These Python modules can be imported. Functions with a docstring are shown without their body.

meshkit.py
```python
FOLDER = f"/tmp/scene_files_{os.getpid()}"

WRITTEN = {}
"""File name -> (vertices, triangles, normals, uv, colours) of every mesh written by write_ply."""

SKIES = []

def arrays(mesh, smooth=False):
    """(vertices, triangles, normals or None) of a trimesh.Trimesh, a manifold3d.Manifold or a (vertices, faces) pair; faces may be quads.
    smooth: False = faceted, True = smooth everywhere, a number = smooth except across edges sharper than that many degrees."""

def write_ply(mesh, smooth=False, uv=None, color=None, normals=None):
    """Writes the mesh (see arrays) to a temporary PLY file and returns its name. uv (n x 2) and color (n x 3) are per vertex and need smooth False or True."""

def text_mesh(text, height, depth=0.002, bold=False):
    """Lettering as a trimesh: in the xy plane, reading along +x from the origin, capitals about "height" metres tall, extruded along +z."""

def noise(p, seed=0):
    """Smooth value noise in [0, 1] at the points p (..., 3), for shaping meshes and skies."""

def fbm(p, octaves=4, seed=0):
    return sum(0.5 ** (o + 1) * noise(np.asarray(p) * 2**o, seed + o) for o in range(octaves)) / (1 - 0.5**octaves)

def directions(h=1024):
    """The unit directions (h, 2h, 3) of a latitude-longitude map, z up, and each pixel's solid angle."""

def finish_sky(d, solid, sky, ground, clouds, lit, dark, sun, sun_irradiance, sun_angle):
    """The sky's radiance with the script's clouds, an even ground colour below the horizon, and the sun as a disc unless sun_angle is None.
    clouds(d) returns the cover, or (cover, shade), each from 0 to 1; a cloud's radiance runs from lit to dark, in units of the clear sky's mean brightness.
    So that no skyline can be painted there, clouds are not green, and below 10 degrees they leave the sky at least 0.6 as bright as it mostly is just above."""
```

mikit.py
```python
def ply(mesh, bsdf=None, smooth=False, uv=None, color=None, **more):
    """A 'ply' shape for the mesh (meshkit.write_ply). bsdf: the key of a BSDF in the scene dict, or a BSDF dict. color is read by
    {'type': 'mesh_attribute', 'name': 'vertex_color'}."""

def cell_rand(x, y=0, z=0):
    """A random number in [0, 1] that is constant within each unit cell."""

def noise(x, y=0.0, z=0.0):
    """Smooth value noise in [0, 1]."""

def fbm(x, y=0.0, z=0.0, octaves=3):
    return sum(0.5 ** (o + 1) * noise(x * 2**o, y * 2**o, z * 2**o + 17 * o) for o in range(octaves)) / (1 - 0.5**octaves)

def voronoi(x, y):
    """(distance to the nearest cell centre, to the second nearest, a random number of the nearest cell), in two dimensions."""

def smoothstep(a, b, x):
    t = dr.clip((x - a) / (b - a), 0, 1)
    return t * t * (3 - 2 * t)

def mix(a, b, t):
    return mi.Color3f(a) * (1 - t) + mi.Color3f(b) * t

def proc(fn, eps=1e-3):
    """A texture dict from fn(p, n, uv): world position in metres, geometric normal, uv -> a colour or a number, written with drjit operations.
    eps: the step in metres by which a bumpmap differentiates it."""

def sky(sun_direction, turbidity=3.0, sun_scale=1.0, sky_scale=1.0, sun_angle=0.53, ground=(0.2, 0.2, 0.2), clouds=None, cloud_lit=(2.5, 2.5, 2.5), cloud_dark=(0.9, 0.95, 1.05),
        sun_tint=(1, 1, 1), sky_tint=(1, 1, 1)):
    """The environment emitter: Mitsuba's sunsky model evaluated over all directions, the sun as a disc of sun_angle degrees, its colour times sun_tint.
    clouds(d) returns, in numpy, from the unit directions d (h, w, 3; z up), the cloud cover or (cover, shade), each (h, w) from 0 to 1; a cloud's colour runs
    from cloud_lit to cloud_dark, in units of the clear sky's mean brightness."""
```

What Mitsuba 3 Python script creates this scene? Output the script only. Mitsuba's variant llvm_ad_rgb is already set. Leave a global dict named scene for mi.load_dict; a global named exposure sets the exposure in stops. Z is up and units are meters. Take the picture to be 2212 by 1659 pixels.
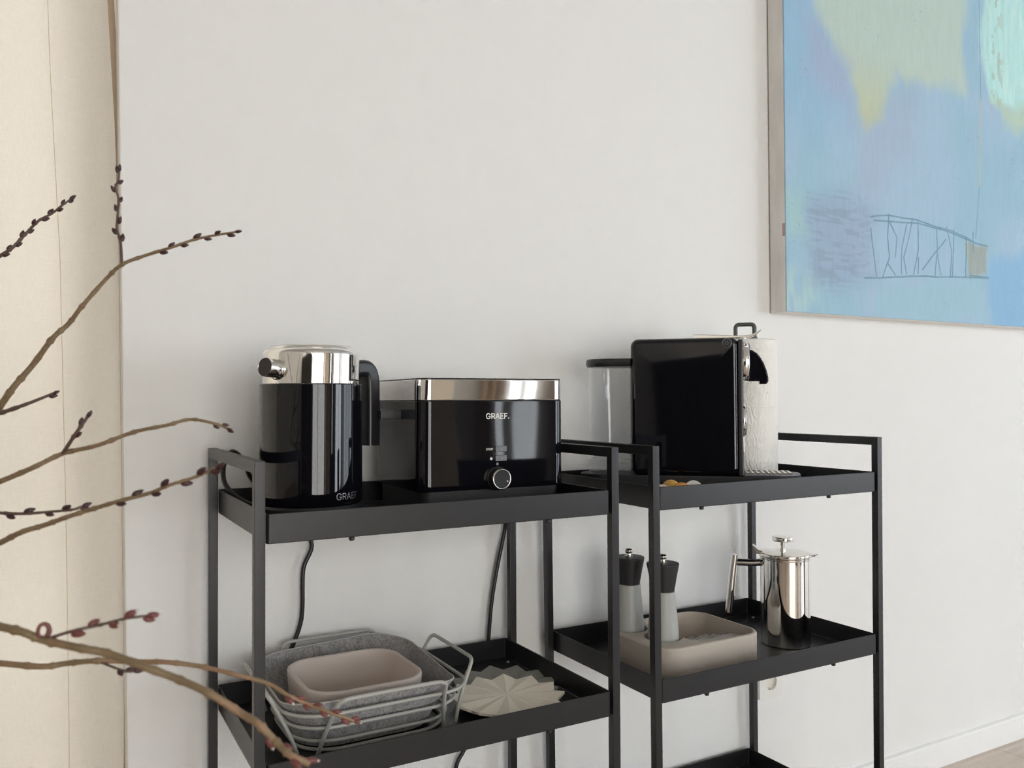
import math, random
import numpy as np
import trimesh
import manifold3d as m3
import drjit as dr
import mitsuba as mi
import mikit, meshkit
from shapely.geometry import Polygon
T = mi.ScalarTransform4f
scene, labels = {}, {}
rng = random.Random(7)
nrg = np.random.RandomState(7)
def srgb(r, g, b): return [((c/255)/12.92 if c/255 <= .04045 else ((c/255+.055)/1.055)**2.4) for c in (r, g, b)]
def rgb(c): return {'type': 'rgb', 'value': list(map(float, c))}

# ------------------------------------------------------------------ camera
YAW, PITCH, ROLL = .5101, .0179, -.0046
_r = np.array([math.cos(YAW), -math.sin(YAW), 0]); _f = np.array([math.sin(YAW), math.cos(YAW), 0]); _u = np.array([0, 0, 1.])
_f2 = _f*math.cos(PITCH)+_u*math.sin(PITCH); _u2 = _u*math.cos(PITCH)-_f*math.sin(PITCH)
_u3 = _u2*math.cos(ROLL)-_r*math.sin(ROLL)
CAM = np.array([0, 0, 1.1007])
scene['camera'] = {'type': 'thinlens', 'fov': 2*math.degrees(math.atan(1106/1796.46)), 'fov_axis': 'x', 'near_clip': .02, 'far_clip': 60.,
    'aperture_radius': .0012, 'focus_distance': 1.55,
    'to_world': T().look_at(origin=CAM.tolist(), target=(CAM+_f2).tolist(), up=_u3.tolist())}
exposure = 0.05
# light of the three windows (daylight panes; their frames are built with the room)
PANE_RIGHT = [1.5, 1.75, 2.05]      # window in the right-hand wall
PANE_FRONT = ([5.0, 4.98, 4.85], [4.7, 5.0, 5.3], [4.7, 5.1, 5.55])      # the three windows in the wall behind the camera (tints set from warm to cool)
PANE_BACK = [.47, .455, .43]       # window behind the linen curtain
def emit(c): return {'type': 'area', 'radiance': rgb(c)}

# ------------------------------------------------------------------ mesh tools
def tm(v, f):
    m = trimesh.Trimesh(np.asarray(v, float), np.asarray(f, int), process=False)
    if m.volume < 0: m.invert()
    return m
def loft(loops, cap0=True, cap1=True, wrap=False):
    L = np.asarray(loops, float); M, N = L.shape[:2]
    v = L.reshape(-1, 3); f = []
    i, j = np.meshgrid(np.arange(M if wrap else M-1), np.arange(N), indexing='ij')
    i2 = (i+1) % M; j2 = (j+1) % N
    a, b, c, d = i*N+j, i*N+j2, i2*N+j2, i2*N+j
    f = np.concatenate([np.stack([a, b, c], -1).reshape(-1, 3), np.stack([a, c, d], -1).reshape(-1, 3)])
    if not wrap:
        k = np.arange(N)
        if cap0:
            v = np.vstack([v, L[0].mean(0)]); f = np.vstack([f, np.stack([(k+1) % N, k, k*0+len(v)-1], -1)])
        if cap1:
            v = np.vstack([v, L[-1].mean(0)]); o = (M-1)*N; f = np.vstack([f, np.stack([o+k, o+(k+1) % N, k*0+len(v)-1], -1)])
    return tm(v, f)
def rrect(w, h, r, n=5):
    r = max(min(r, w/2-1e-5, h/2-1e-5), 1e-5); p = []
    for cx, cy, a0 in ((w/2-r, h/2-r, 0), (-w/2+r, h/2-r, 90), (-w/2+r, -h/2+r, 180), (w/2-r, -h/2+r, 270)):
        for k in range(n+1):
            a = math.radians(a0+90*k/n); p.append((cx+r*math.cos(a), cy+r*math.sin(a)))
    return np.array(p)
def rbox(w, h, d, r, bev, n=5, nb=3):
    """rounded-rectangle prism: w (x), h (y), d (z from 0), plan corner radius r, edge rounding bev"""
    loops = []
    for k in range(nb+1):
        a = math.pi/2*k/nb; ins = bev*(1-math.sin(a)); z = bev*(1-math.cos(a))
        loops.append(np.c_[rrect(w-2*ins, h-2*ins, r-ins, n), np.full(4*(n+1), z)])
    for k in range(nb, -1, -1):
        a = math.pi/2*k/nb; ins = bev*(1-math.sin(a)); z = d-bev*(1-math.cos(a))
        loops.append(np.c_[rrect(w-2*ins, h-2*ins, r-ins, n), np.full(4*(n+1), z)])
    return loft(loops)
def box(x0, x1, y0, y1, z0, z1, bev=.001, r=None, n=2, nb=1):
    m = rbox(x1-x0, y1-y0, z1-z0, bev if r is None else r, bev, n, nb); m.apply_translation([(x0+x1)/2, (y0+y1)/2, z0]); return m
def tray_mesh(w, h, d, r, t, floor_t, n=4, lip=0):
    """open pan, outer size w x h x d, wall t"""
    L = []
    def ring(ins, z): L.append(np.c_[rrect(w-2*ins, h-2*ins, r-ins, n), np.full(4*(n+1), z)])
    b = .0015
    ring(b, 0); ring(b*.3, b*.3); ring(0, b); ring(0, d-t*.3); ring(t*.3, d); ring(t*.7, d); ring(t, d-t*.3); ring(t, floor_t+.001); ring(t+.001, floor_t)
    return loft(L)
def lathe(prof, n=48):
    a = np.arange(n)*2*math.pi/n
    return loft([np.c_[max(r, 1e-5)*np.cos(a), max(r, 1e-5)*np.sin(a), np.full(n, z)] for r, z in prof])
def smooth_path(p, k=6):
    p = np.asarray(p, float); q = np.vstack([2*p[0]-p[1], p, 2*p[-1]-p[-2]]); out = []
    for i in range(1, len(q)-2):
        for t in np.arange(k)/k:
            a, b, c, d = q[i-1:i+3]
            out.append(.5*((2*b)+(c-a)*t+(2*a-5*b+4*c-d)*t*t+(3*b-a-3*c+d)*t**3))
    return np.vstack([out, p[-1]])
def sweep(path, section, closed=False, up=None, scale=None):
    """section (N,2) swept along path with parallel transport"""
    p = np.asarray(path, float); M = len(p)
    t = (np.roll(p, -1, 0)-np.roll(p, 1, 0)) if closed else np.gradient(p, axis=0)
    t /= np.linalg.norm(t, axis=1, keepdims=True)
    u = np.asarray(up if up is not None else ([0, 0, 1.] if abs(t[0][2]) < .9 else [1., 0, 0]), float)
    loops = []
    for i in range(M):
        u = u-t[i]*(u@t[i]); u /= np.linalg.norm(u); w = np.cross(t[i], u)
        s = 1 if scale is None else scale[i]
        loops.append(p[i]+s*(section[:, :1]*w+section[:, 1:2]*u))
    return loft(loops, wrap=closed)
def circ(r, n=10):
    a = np.arange(n)*2*math.pi/n; return np.c_[r*np.cos(a), r*np.sin(a)]
def tube(path, r, n=10, closed=False, scale=None): return sweep(path, circ(r, n), closed, scale=scale)
def prism(poly, d, bev=.001):
    """2-D outline (x,y) extruded to z 0..d with small chamfers"""
    P = Polygon(poly); parts = []
    def near(q, ref):  # the inset outline resampled to the vertices of ref
        return np.array([q.exterior.interpolate(q.exterior.project(__import__('shapely').Point(*a))).coords[0] for a in ref])
    base = np.array(P.exterior.coords)[:-1]; ins = near(P.buffer(-bev), base)
    L = [np.c_[ins, np.full(len(base), 0)], np.c_[base, np.full(len(base), bev)], np.c_[base, np.full(len(base), d-bev)], np.c_[ins, np.full(len(base), d)]]
    side = loft(L, False, False)
    v2, f2 = trimesh.creation.triangulate_polygon(Polygon(ins), engine='earcut')
    lo = trimesh.Trimesh(np.c_[v2, np.zeros(len(v2))], f2, process=False); hi = trimesh.Trimesh(np.c_[v2, np.full(len(v2), d)], f2, process=False)
    if lo.face_normals[0][2] > 0: lo.invert()
    if hi.face_normals[0][2] < 0: hi.invert()
    m = trimesh.util.concatenate([side, lo, hi]); return m
def cat(*ms): return trimesh.util.concatenate(list(ms))
def frame(o, ex, ey, ez):
    M = np.eye(4); M[:3, 0], M[:3, 1], M[:3, 2], M[:3, 3] = ex, ey, ez, o; return M
def mv(m, M):
    m = m.copy(); m.apply_transform(M)
    return m
def tr(m, x, y, z): m = m.copy(); m.apply_translation([x, y, z]); return m

# ------------------------------------------------------------------ scene bookkeeping
used = {}
def key_of(base):
    n = used.get(base, 0); used[base] = n+1
    return base if n == 0 else f'{base}_{n:03d}'
def thing(name, label, category, group=None):
    k = key_of(name); labels[k] = {'label': label, 'category': category}
    if group: labels[k]['group'] = group
    return k
def part(parent, name, mesh, bsdf, smooth=30, label=None, **kw):
    k = key_of(f'{parent}__{name}')
    scene[k] = mesh if isinstance(mesh, dict) else mikit.ply(mesh, bsdf, smooth=smooth, **kw)
    if label: labels[k] = {'label': label}
    return k
def struct(name, mesh, bsdf, smooth=False, label=None, **kw):
    scene[name] = mikit.ply(mesh, bsdf, smooth=smooth, **kw) if mesh is not None else None
    if mesh is None: del scene[name]
    labels[name] = {'kind': 'structure'}
    if label: labels[name]['label'] = label
    return name
def solid(name, mesh, bsdf, label, category, group=None, smooth=30):
    k = thing(name, label, category, group); scene[k] = mikit.ply(mesh, bsdf, smooth=smooth); return k

# ------------------------------------------------------------------ materials
def bsdf(name, d): scene[name] = d; return name
def pr(c, rough=.5, **k): return {'type': 'principled', 'base_color': c if isinstance(c, dict) else rgb(c), 'roughness': rough, **k}
def two(d): return {'type': 'twosided', 'bsdf': d}
def bump(d, fn, scale, eps=1e-3): return {'type': 'bumpmap', 'arbitrary': mikit.proc(fn, eps), 'scale': scale, 'bsdf': d}
N = mikit.noise
bsdf('wall_paint', two(bump({'type': 'diffuse', 'reflectance': rgb([.83, .828, .812])}, lambda p, n, uv: mikit.fbm(p.x*190, p.y*190, p.z*190, 2), .0009)))
bsdf('white_paint', two(pr([.82, .82, .81], .35)))
bsdf('ceiling_paint', two({'type': 'diffuse', 'reflectance': rgb([.52, .515, .50])}))
bsdf('greige_paint', two({'type': 'diffuse', 'reflectance': rgb([.52, .50, .475])}))
bsdf('warm_paint', two({'type': 'diffuse', 'reflectance': rgb([.74, .70, .64])}))
bsdf('oak_veneer', two(pr([.70, .60, .48], .4)))
bsdf('drape_fabric', two({'type': 'diffuse', 'reflectance': rgb([.40, .31, .24])}))
def oak(p, n, uv):
    plank = mikit.cell_rand(dr.floor(p.x/.9+7.3*dr.floor(p.y/.14)), dr.floor(p.y/.14), 3)
    g = mikit.fbm(p.x*5+plank*40, p.y*60, 2, 3)
    return mikit.mix([.46, .38, .31], [.62, .53, .45], g*.7+plank*.3)
bsdf('oak_floor', two({'type': 'principled', 'base_color': mikit.proc(oak), 'roughness': .38}))
bsdf('table_wood', two({'type': 'principled', 'base_color': mikit.proc(lambda p, n, uv: mikit.mix([.23, .14, .085], [.38, .25, .16], mikit.fbm(p.x*4, p.y*45, p.z*4, 3))), 'roughness': .4}))
bsdf('dark_wood', two(pr([.03, .024, .022], .55)))
bsdf('charcoal_fabric', two(pr([.05, .05, .055], .9)))
def powder(p, n, uv): return N(p.x*900, p.y*900, p.z*900)
bsdf('black_metal', two(bump(pr([.012, .0118, .0132], .36), powder, .00006, 3e-4)))
bsdf('chrome', two({'type': 'principled', 'base_color': rgb([.87, .855, .825]), 'metallic': 1.0, 'roughness': .035}))
bsdf('shaded_bore_steel', two({'type': 'principled', 'base_color': rgb([.06, .055, .05]), 'metallic': 1.0, 'roughness': .3}))
bsdf('satin_steel', two({'type': 'principled', 'base_color': rgb([.80, .77, .72]), 'metallic': 1.0, 'roughness': .12}))
bsdf('gloss_black', two({'type': 'principled', 'base_color': rgb([.004, .004, .006]), 'roughness': .02, 'specular': .55}))
bsdf('gloss_black_wavy', two(bump({'type': 'principled', 'base_color': rgb([.004, .004, .006]), 'roughness': .02, 'specular': .5}, lambda p, n, uv: mikit.fbm(p.x*9+3.3, p.y*9, p.z*7+.4, 1), .0045)))
bsdf('matte_black', two(pr([.012, .012, .014], .5)))
bsdf('satin_black', two(pr([.016, .016, .019], .3)))
bsdf('rubber_black', two(pr([.01, .01, .011], .35)))
bsdf('white_print', two({'type': 'diffuse', 'reflectance': rgb([.82, .81, .77])}))
bsdf('button_black', two(pr([.03, .03, .032], .22)))
bsdf('silver_print', two({'type': 'principled', 'base_color': rgb([.34, .33, .32]), 'metallic': .9, 'roughness': .3}))
bsdf('grey_button', two(pr([.16, .165, .18], .4)))
bsdf('clear_plastic', {'type': 'thindielectric', 'int_ior': 1.45})
def linen(p, n, uv):
    w = N(p.x*1900, p.y*200, p.z*90)*.5+N(p.x*120, p.y*120, p.z*1700)*.5
    return mikit.mix([.80, .755, .68], [.90, .875, .82], w)
bsdf('curtain_linen', {'type': 'principledthin', 'base_color': mikit.proc(linen), 'roughness': .9, 'diff_trans': .55})
bsdf('shaded_hem_linen', two({'type': 'diffuse', 'reflectance': rgb([.47, .37, .275])}))  # darker brown carries the shade of the folded curtain edge
bsdf('seam_thread', two({'type': 'diffuse', 'reflectance': rgb([.60, .50, .37])}))
bsdf('taupe_stoneware', two(pr([.49, .435, .375], .5)))
bsdf('mauve_stoneware', two(pr([.58, .51, .465], .55)))
bsdf('wire_grey', two(pr([.40, .40, .375], .4)))
def felt(p, n, uv):
    w = N(p.x*900, p.y*900, p.z*260)*.62+mikit.fbm(p.x*170, p.y*170, p.z*60, 2)*.38
    return mikit.mix([.175, .172, .175], [.37, .362, .358], mikit.smoothstep(.2, .8, w))
bsdf('liner_fabric', two({'type': 'principled', 'base_color': mikit.proc(felt), 'roughness': .95}))
bsdf('hem_fabric', two(pr([.42, .41, .40], .95)))
bsdf('sand_silicone', two(pr([.93, .87, .74], .6)))
bsdf('green_silicone', two(pr([.27, .27, .235], .6)))
bsdf('mill_grey', two(pr([.36, .37, .35], .45)))
bsdf('mill_black', two(pr([.017, .016, .018], .45)))
bsdf('paper', two({'type': 'diffuse', 'reflectance': rgb([.74, .70, .66])}))
bsdf('print_dark', two({'type': 'diffuse', 'reflectance': rgb([.12, .09, .09])}))
bsdf('print_red', two({'type': 'diffuse', 'reflectance': rgb([.45, .2, .18])}))
def swirl(p, n, uv):
    h = (p.x-p.y)*.72; a = h*95+2.2*N(h*70, 2.5, p.z*70); b = p.z*95+2.2*N(h*70+9, 7.5, p.z*70+5)
    d, d2, r = mikit.voronoi(a*.55, b*.55)
    return dr.sin(d*17)*.5+.5
bsdf('towel_paper', two(bump({'type': 'diffuse', 'reflectance': rgb([.86, .845, .80])}, swirl, .0011, 8e-4)))
bsdf('holder_grey', two(pr([.06, .065, .06], .45)))
bsdf('gold_foil', two({'type': 'principled', 'base_color': rgb([.75, .48, .16]), 'metallic': 1.0, 'roughness': .3}))
bsdf('copper_foil', two({'type': 'principled', 'base_color': rgb([.62, .30, .10]), 'metallic': 1.0, 'roughness': .25}))
bsdf('cream_foil', two(pr([.72, .62, .52], .4)))
bsdf('white_foil', two(pr([.84, .83, .80], .35)))
bsdf('socket_white', two(pr([.80, .79, .75], .3)))
bsdf('socket_insert', two(pr([.70, .68, .60], .35)))
bsdf('vase_glass', {'type': 'thindielectric', 'int_ior': 1.5})
def bark(p, n, uv):
    k = mikit.fbm(p.x*45, p.y*45, p.z*45, 3); f = mikit.fbm(p.x*500, p.y*500, p.z*500, 2)
    return mikit.mix(mikit.mix([.17, .125, .06], [.25, .17, .10], k), [.12, .065, .05], mikit.smoothstep(.45, .62, f)*.45)
bsdf('bark_olive', two({'type': 'principled', 'base_color': mikit.proc(bark), 'roughness': .6}))
def bark2(p, n, uv):
    k = mikit.fbm(p.x*55, p.y*55, p.z*55, 3)
    return mikit.mix([.28, .17, .10], [.20, .145, .08], mikit.smoothstep(.35, .65, k))
bsdf('bark_tan', two({'type': 'principled', 'base_color': mikit.proc(bark2), 'roughness': .55}))
bsdf('bark_dark', two(pr([.095, .06, .048], .6)))
bsdf('bud_dark', two(pr([.045, .016, .018], .4)))
bsdf('bud_red', two(pr([.15, .045, .042], .4)))
bsdf('pink_smudge', two(pr([.42, .26, .28], .7)))
bsdf('catkin_white', two(pr([.58, .53, .50], .8)))
bsdf('canvas_edge', two({'type': 'principled', 'base_color': mikit.proc(lambda p, n, uv: mikit.mix([.58, .56, .53], [.74, .72, .69], mikit.fbm(p.y*60, p.z*9, 1, 3))), 'roughness': .8}))

# ---- the painting's pigment (abstract, in the canvas' own coordinates s to the right, t up, metres from its lower left corner)
PX, PZ, PY = 1.65, 1.321, 1.508
def pts(s): return [tuple(map(float, a.split(','))) for a in s.split()]
SHP = dict(
 YG=pts('.094,.907 .60,1.25 .80,1.2 .76,.715 .572,.705 .433,.697 .386,.543 .298,.495 .257,.545 .242,.633 .218,.685 .139,.78'),
 LV=pts('.054,.804 .139,.78 .243,.673 .248,.521 .16,.601 .09,.643'),
 LV2=pts('.442,.675 .534,.686 .521,.493 .346,.318 .27,.327 .281,.481 .404,.569'),
 TQ=pts('.842,1.3 1.3,1.3 1.157,.692 .907,.697 .851,.808'),
 TY=pts('.897,.708 1.157,.692 1.155,.604 .983,.644'),
 GR=pts('.061,.297 .156,.33 .245,.318 .328,.271 .31,.201 .343,.118 .208,.07 .066,.099'),
 GL=pts('.0,.323 .058,.319 .064,.211 .0,.195'), GB=pts('-.01,.1 .081,.094 .15,.011 -.01,-.01'),
 BB=pts('.342,.101 .872,.145 .868,-.01 .341,-.01'), RB=pts('.875,.20 1.3,.274 1.3,-.02 .868,-.02'), TAN=pts('.759,.237 .864,.243 .867,.154 .777,.145'))
SEG = [[.328,.274,.398,.287],[.398,.287,.526,.286],[.526,.286,.62,.276],[.62,.276,.76,.262],[.76,.262,.801,.25],[.341,.265,.416,.271],[.416,.271,.535,.277],[.535,.277,.63,.271],[.63,.271,.759,.256],[.759,.256,.869,.24],[.3,.106,.467,.118],[.467,.118,.656,.133],[.656,.133,.872,.145],[.328,.242,.335,.191],[.335,.191,.351,.115],[.403,.29,.399,.226],[.399,.226,.405,.168],[.405,.168,.377,.114],[.407,.267,.437,.229],[.437,.229,.432,.171],[.4,.151,.431,.121],[.479,.268,.459,.202],[.459,.202,.458,.126],[.507,.289,.468,.173],[.468,.173,.481,.127],[.53,.288,.533,.208],[.533,.208,.513,.127],[.533,.178,.532,.131],[.618,.276,.619,.197],[.619,.197,.608,.133],[.619,.197,.637,.138],[.664,.278,.688,.209],[.688,.209,.681,.138],[.699,.275,.691,.139],[.76,.262,.757,.14],[.796,.281,.795,.221],[.659,.243,.551,.144],[.777,.145,.872,.148]]
def sdf(s, t, poly):
    d = mi.Float(1e9); sg = mi.Float(1.)
    for i in range(len(poly)):
        (ax, ay), (bx, by) = poly[i], poly[i-1]
        ex, ey = bx-ax, by-ay; wx, wy = s-ax, t-ay
        h = dr.clip((wx*ex+wy*ey)/(ex*ex+ey*ey), 0, 1)
        qx, qy = wx-ex*h, wy-ey*h; d = dr.minimum(d, qx*qx+qy*qy)
        c1, c2, c3 = t >= ay, t < by, ex*wy > ey*wx
        sg = dr.select((c1 & c2 & c3) | (~c1 & ~c2 & ~c3), -sg, sg)
    return sg*dr.sqrt(d)
def segd(s, t, g):
    ax, ay, bx, by = g; ex, ey = bx-ax, by-ay; wx, wy = s-ax, t-ay
    h = dr.clip((wx*ex+wy*ey)/(ex*ex+ey*ey), 0, 1)
    return dr.sqrt(dr.square(wx-ex*h)+dr.square(wy-ey*h))
def painting(p, n, uv):
    s0, t0 = p.x-PX, p.z-PZ
    w1 = mikit.fbm(s0*9, t0*7, 1, 3)-.5; w2 = mikit.fbm(s0*8, t0*9, 5, 3)-.5
    s, t = s0+.07*w1, t0+.07*w2
    fine = mikit.fbm(s0*60, t0*14, 3, 3); wash = mikit.fbm(s0*5, t0*4, 8, 3)
    c = mikit.mix(srgb(160, 194, 213), srgb(170, 196, 218), mikit.smoothstep(.35, .65, wash))
    c = mikit.mix(c, srgb(150, 188, 218), mikit.smoothstep(.4, .1, s0)*mikit.smoothstep(.35, .6, t0)*.6)
    def lay(c, key, col, soft, k): return mikit.mix(c, col, mikit.smoothstep(soft, -soft, sdf(s, t, SHP[key])+.03*(fine-.5))*k)
    c = lay(c, 'YG', mikit.mix(srgb(190, 208, 200), srgb(194, 201, 172), mikit.smoothstep(.78, .52, t0)*mikit.smoothstep(.75, .3, s0)), .03, .95)
    c = lay(c, 'LV', srgb(168, 182, 208), .05, .75)
    c = lay(c, 'LV2', srgb(170, 186, 208), .06, .65)
    c = lay(c, 'RB', srgb(146, 188, 220), .03, .9)
    c = lay(c, 'BB', srgb(164, 198, 214), .03, .8)
    c = lay(c, 'TQ', mikit.mix(srgb(176, 222, 222), srgb(204, 238, 232), fine), .02, .95)
    c = lay(c, 'TY', srgb(190, 210, 188), .03, .85)
    sc = mikit.smoothstep(.42, .6, mikit.fbm(s0*25+6*w2, t0*130, 2, 2))
    c = lay(c, 'GR', mikit.mix(srgb(158, 176, 200), srgb(140, 154, 176), sc*.55), .05, .75)
    c = lay(c, 'GL', srgb(172, 206, 206), .03, .7)
    c = lay(c, 'GB', mikit.mix(srgb(182, 212, 208), srgb(160, 194, 210), mikit.smoothstep(.3, .7, fine)), .045, .7)
    c = lay(c, 'TAN', mikit.mix(srgb(152, 166, 166), srgb(184, 184, 170), fine), .012, .85)
    c = mikit.mix(c, srgb(186, 192, 186), mikit.smoothstep(.006, .003, segd(s0+.008*w1, t0, (.845, .692, .832, .423)))*.8)
    thin = dr.minimum(segd(s0+.006*w1, t0, (.843, 1.1, .845, .692)), segd(s0+.006*w1, t0, (.832, .423, .811, .263)))
    c = mikit.mix(c, srgb(120, 150, 165), mikit.smoothstep(.003, .001, thin)*.55)
    d = mi.Float(1e9)
    for g in SEG: d = dr.minimum(d, segd(s0+.012*w2, t0+.012*w1, g))
    c = mikit.mix(c, srgb(98, 138, 158), mikit.smoothstep(.0036, .0008, d)*(.45+.45*fine))
    rust = mikit.smoothstep(.60, .68, mikit.fbm(s0*70, t0*40, 9, 2))*mikit.smoothstep(.06, .0, dr.abs(s0-.93))*mikit.smoothstep(.62, .72, t0)
    c = mikit.mix(c, srgb(170, 176, 150), rust*.55)
    speck = mikit.smoothstep(.88, .93, N(s0*190, t0*190, 4))*mikit.smoothstep(.7, .8, N(s0*11, t0*11, 7))
    c = mikit.mix(c, srgb(120, 142, 150), speck*.35)
    return c*(.985+.07*mikit.fbm(s0*150, t0*24, 6, 2))
bsdf('painted_canvas', two(bump({'type': 'diffuse', 'reflectance': mikit.proc(painting)}, lambda p, n, uv: mikit.fbm(p.x*300, p.y, p.z*60, 2), .0004)))

# ------------------------------------------------------------------ the room
WALL_Y = 1.5675; XL, XR, YF, ZC = -2.2, 7.2, -3.6, 2.65
WX = .108                                                     # where the back wall ends at the window reveal
def wx(z): return .1132+(1.16-z)*.015                      # the reveal's edge runs slightly out of plumb
wb = box(WX, XR+.1, WALL_Y, WALL_Y+.17, 0, ZC, .002)
wv = np.array(wb.vertices); lf = wv[:, 0] < WX+.05; wv[lf, 0] += wx(wv[lf, 2])-WX; wb = trimesh.Trimesh(wv, wb.faces, process=False)
struct('wall_back', cat(wb, box(XL-.1, WX, WALL_Y, WALL_Y+.17, 2.42, ZC, .001), box(XL-.1, -1.45, WALL_Y, WALL_Y+.17, 0, 2.42, .001)), 'wall_paint')
struct('floor', box(XL-.1, XR+.1, YF-.1, WALL_Y+.4, -.1, -.012, .001), 'oak_floor')
struct('ceiling', box(XL-.1, XR+.1, YF-.1, WALL_Y+.17, ZC, ZC+.1, .001), 'ceiling_paint')
struct('wall_left', box(XL-.1, XL, YF-.1, WALL_Y+.17, 0, ZC, .001), 'warm_paint')
W2 = (-2.6, .6, .05, 2.45)
struct('wall_right', cat(box(XR, XR+.1, YF-.1, W2[0], 0, ZC, .001), box(XR, XR+.1, W2[1], WALL_Y, 0, ZC, .001), box(XR, XR+.1, W2[0], W2[1], 0, W2[2], .001), box(XR, XR+.1, W2[0], W2[1], W2[3], ZC, .001)), 'greige_paint')
W3 = ((-1.2, 1.5), (3.05, 3.42), (4.2, 6.9)); z30, z31 = .05, 2.45
cuts = [XL-.1]+[v for w in W3 for v in w]+[XR+.1]
fr = [box(cuts[i], cuts[i+1], YF-.1, YF, 0, ZC, .001) for i in range(0, len(cuts), 2)]
for a, b in W3: fr += [box(a, b, YF-.1, YF, 0, z30, .001), box(a, b, YF-.1, YF, z31, ZC, .001)]
struct('wall_front', cat(*fr), 'greige_paint')
# planks lie on the sub-floor; those near the baseboard in view are pieces of their own, the rest is one layer
PW, PL = .14, 1.2
rest = []
for j in range(int((WALL_Y-YF)/PW)+1):
    y1 = WALL_Y-j*PW; y0 = max(y1-PW, YF); off = (j*.37) % PL
    x = XL-off
    while x < XR:
        a, b = max(x, XL), min(x+PL, XR)
        if b-a > .05 and y1-y0 > .02:
            m = box(a+.0006, b-.0006, y0+.0006, y1-.0006, -.012, 0, .0008)
            if j < 6 and b > .6 and a < 3.2: part('floor', 'plank', m, 'oak_floor', False)
            else: rest.append(m)
        x += PL
k = part('floor', 'far_planks', cat(*rest), 'oak_floor', False); labels[k] = {'kind': 'stuff'}
struct('baseboard_back', mv(prism([(0, 0), (.013, 0), (.013, .066), (.0105, .0725), (.006, .0752), (0, .0752)], XR-WX-.024, .0003), frame([WX+.0235, WALL_Y, 0], [0, -1, 0], [0, 0, 1], [1, 0, 0])), 'white_paint', 25)
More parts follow.
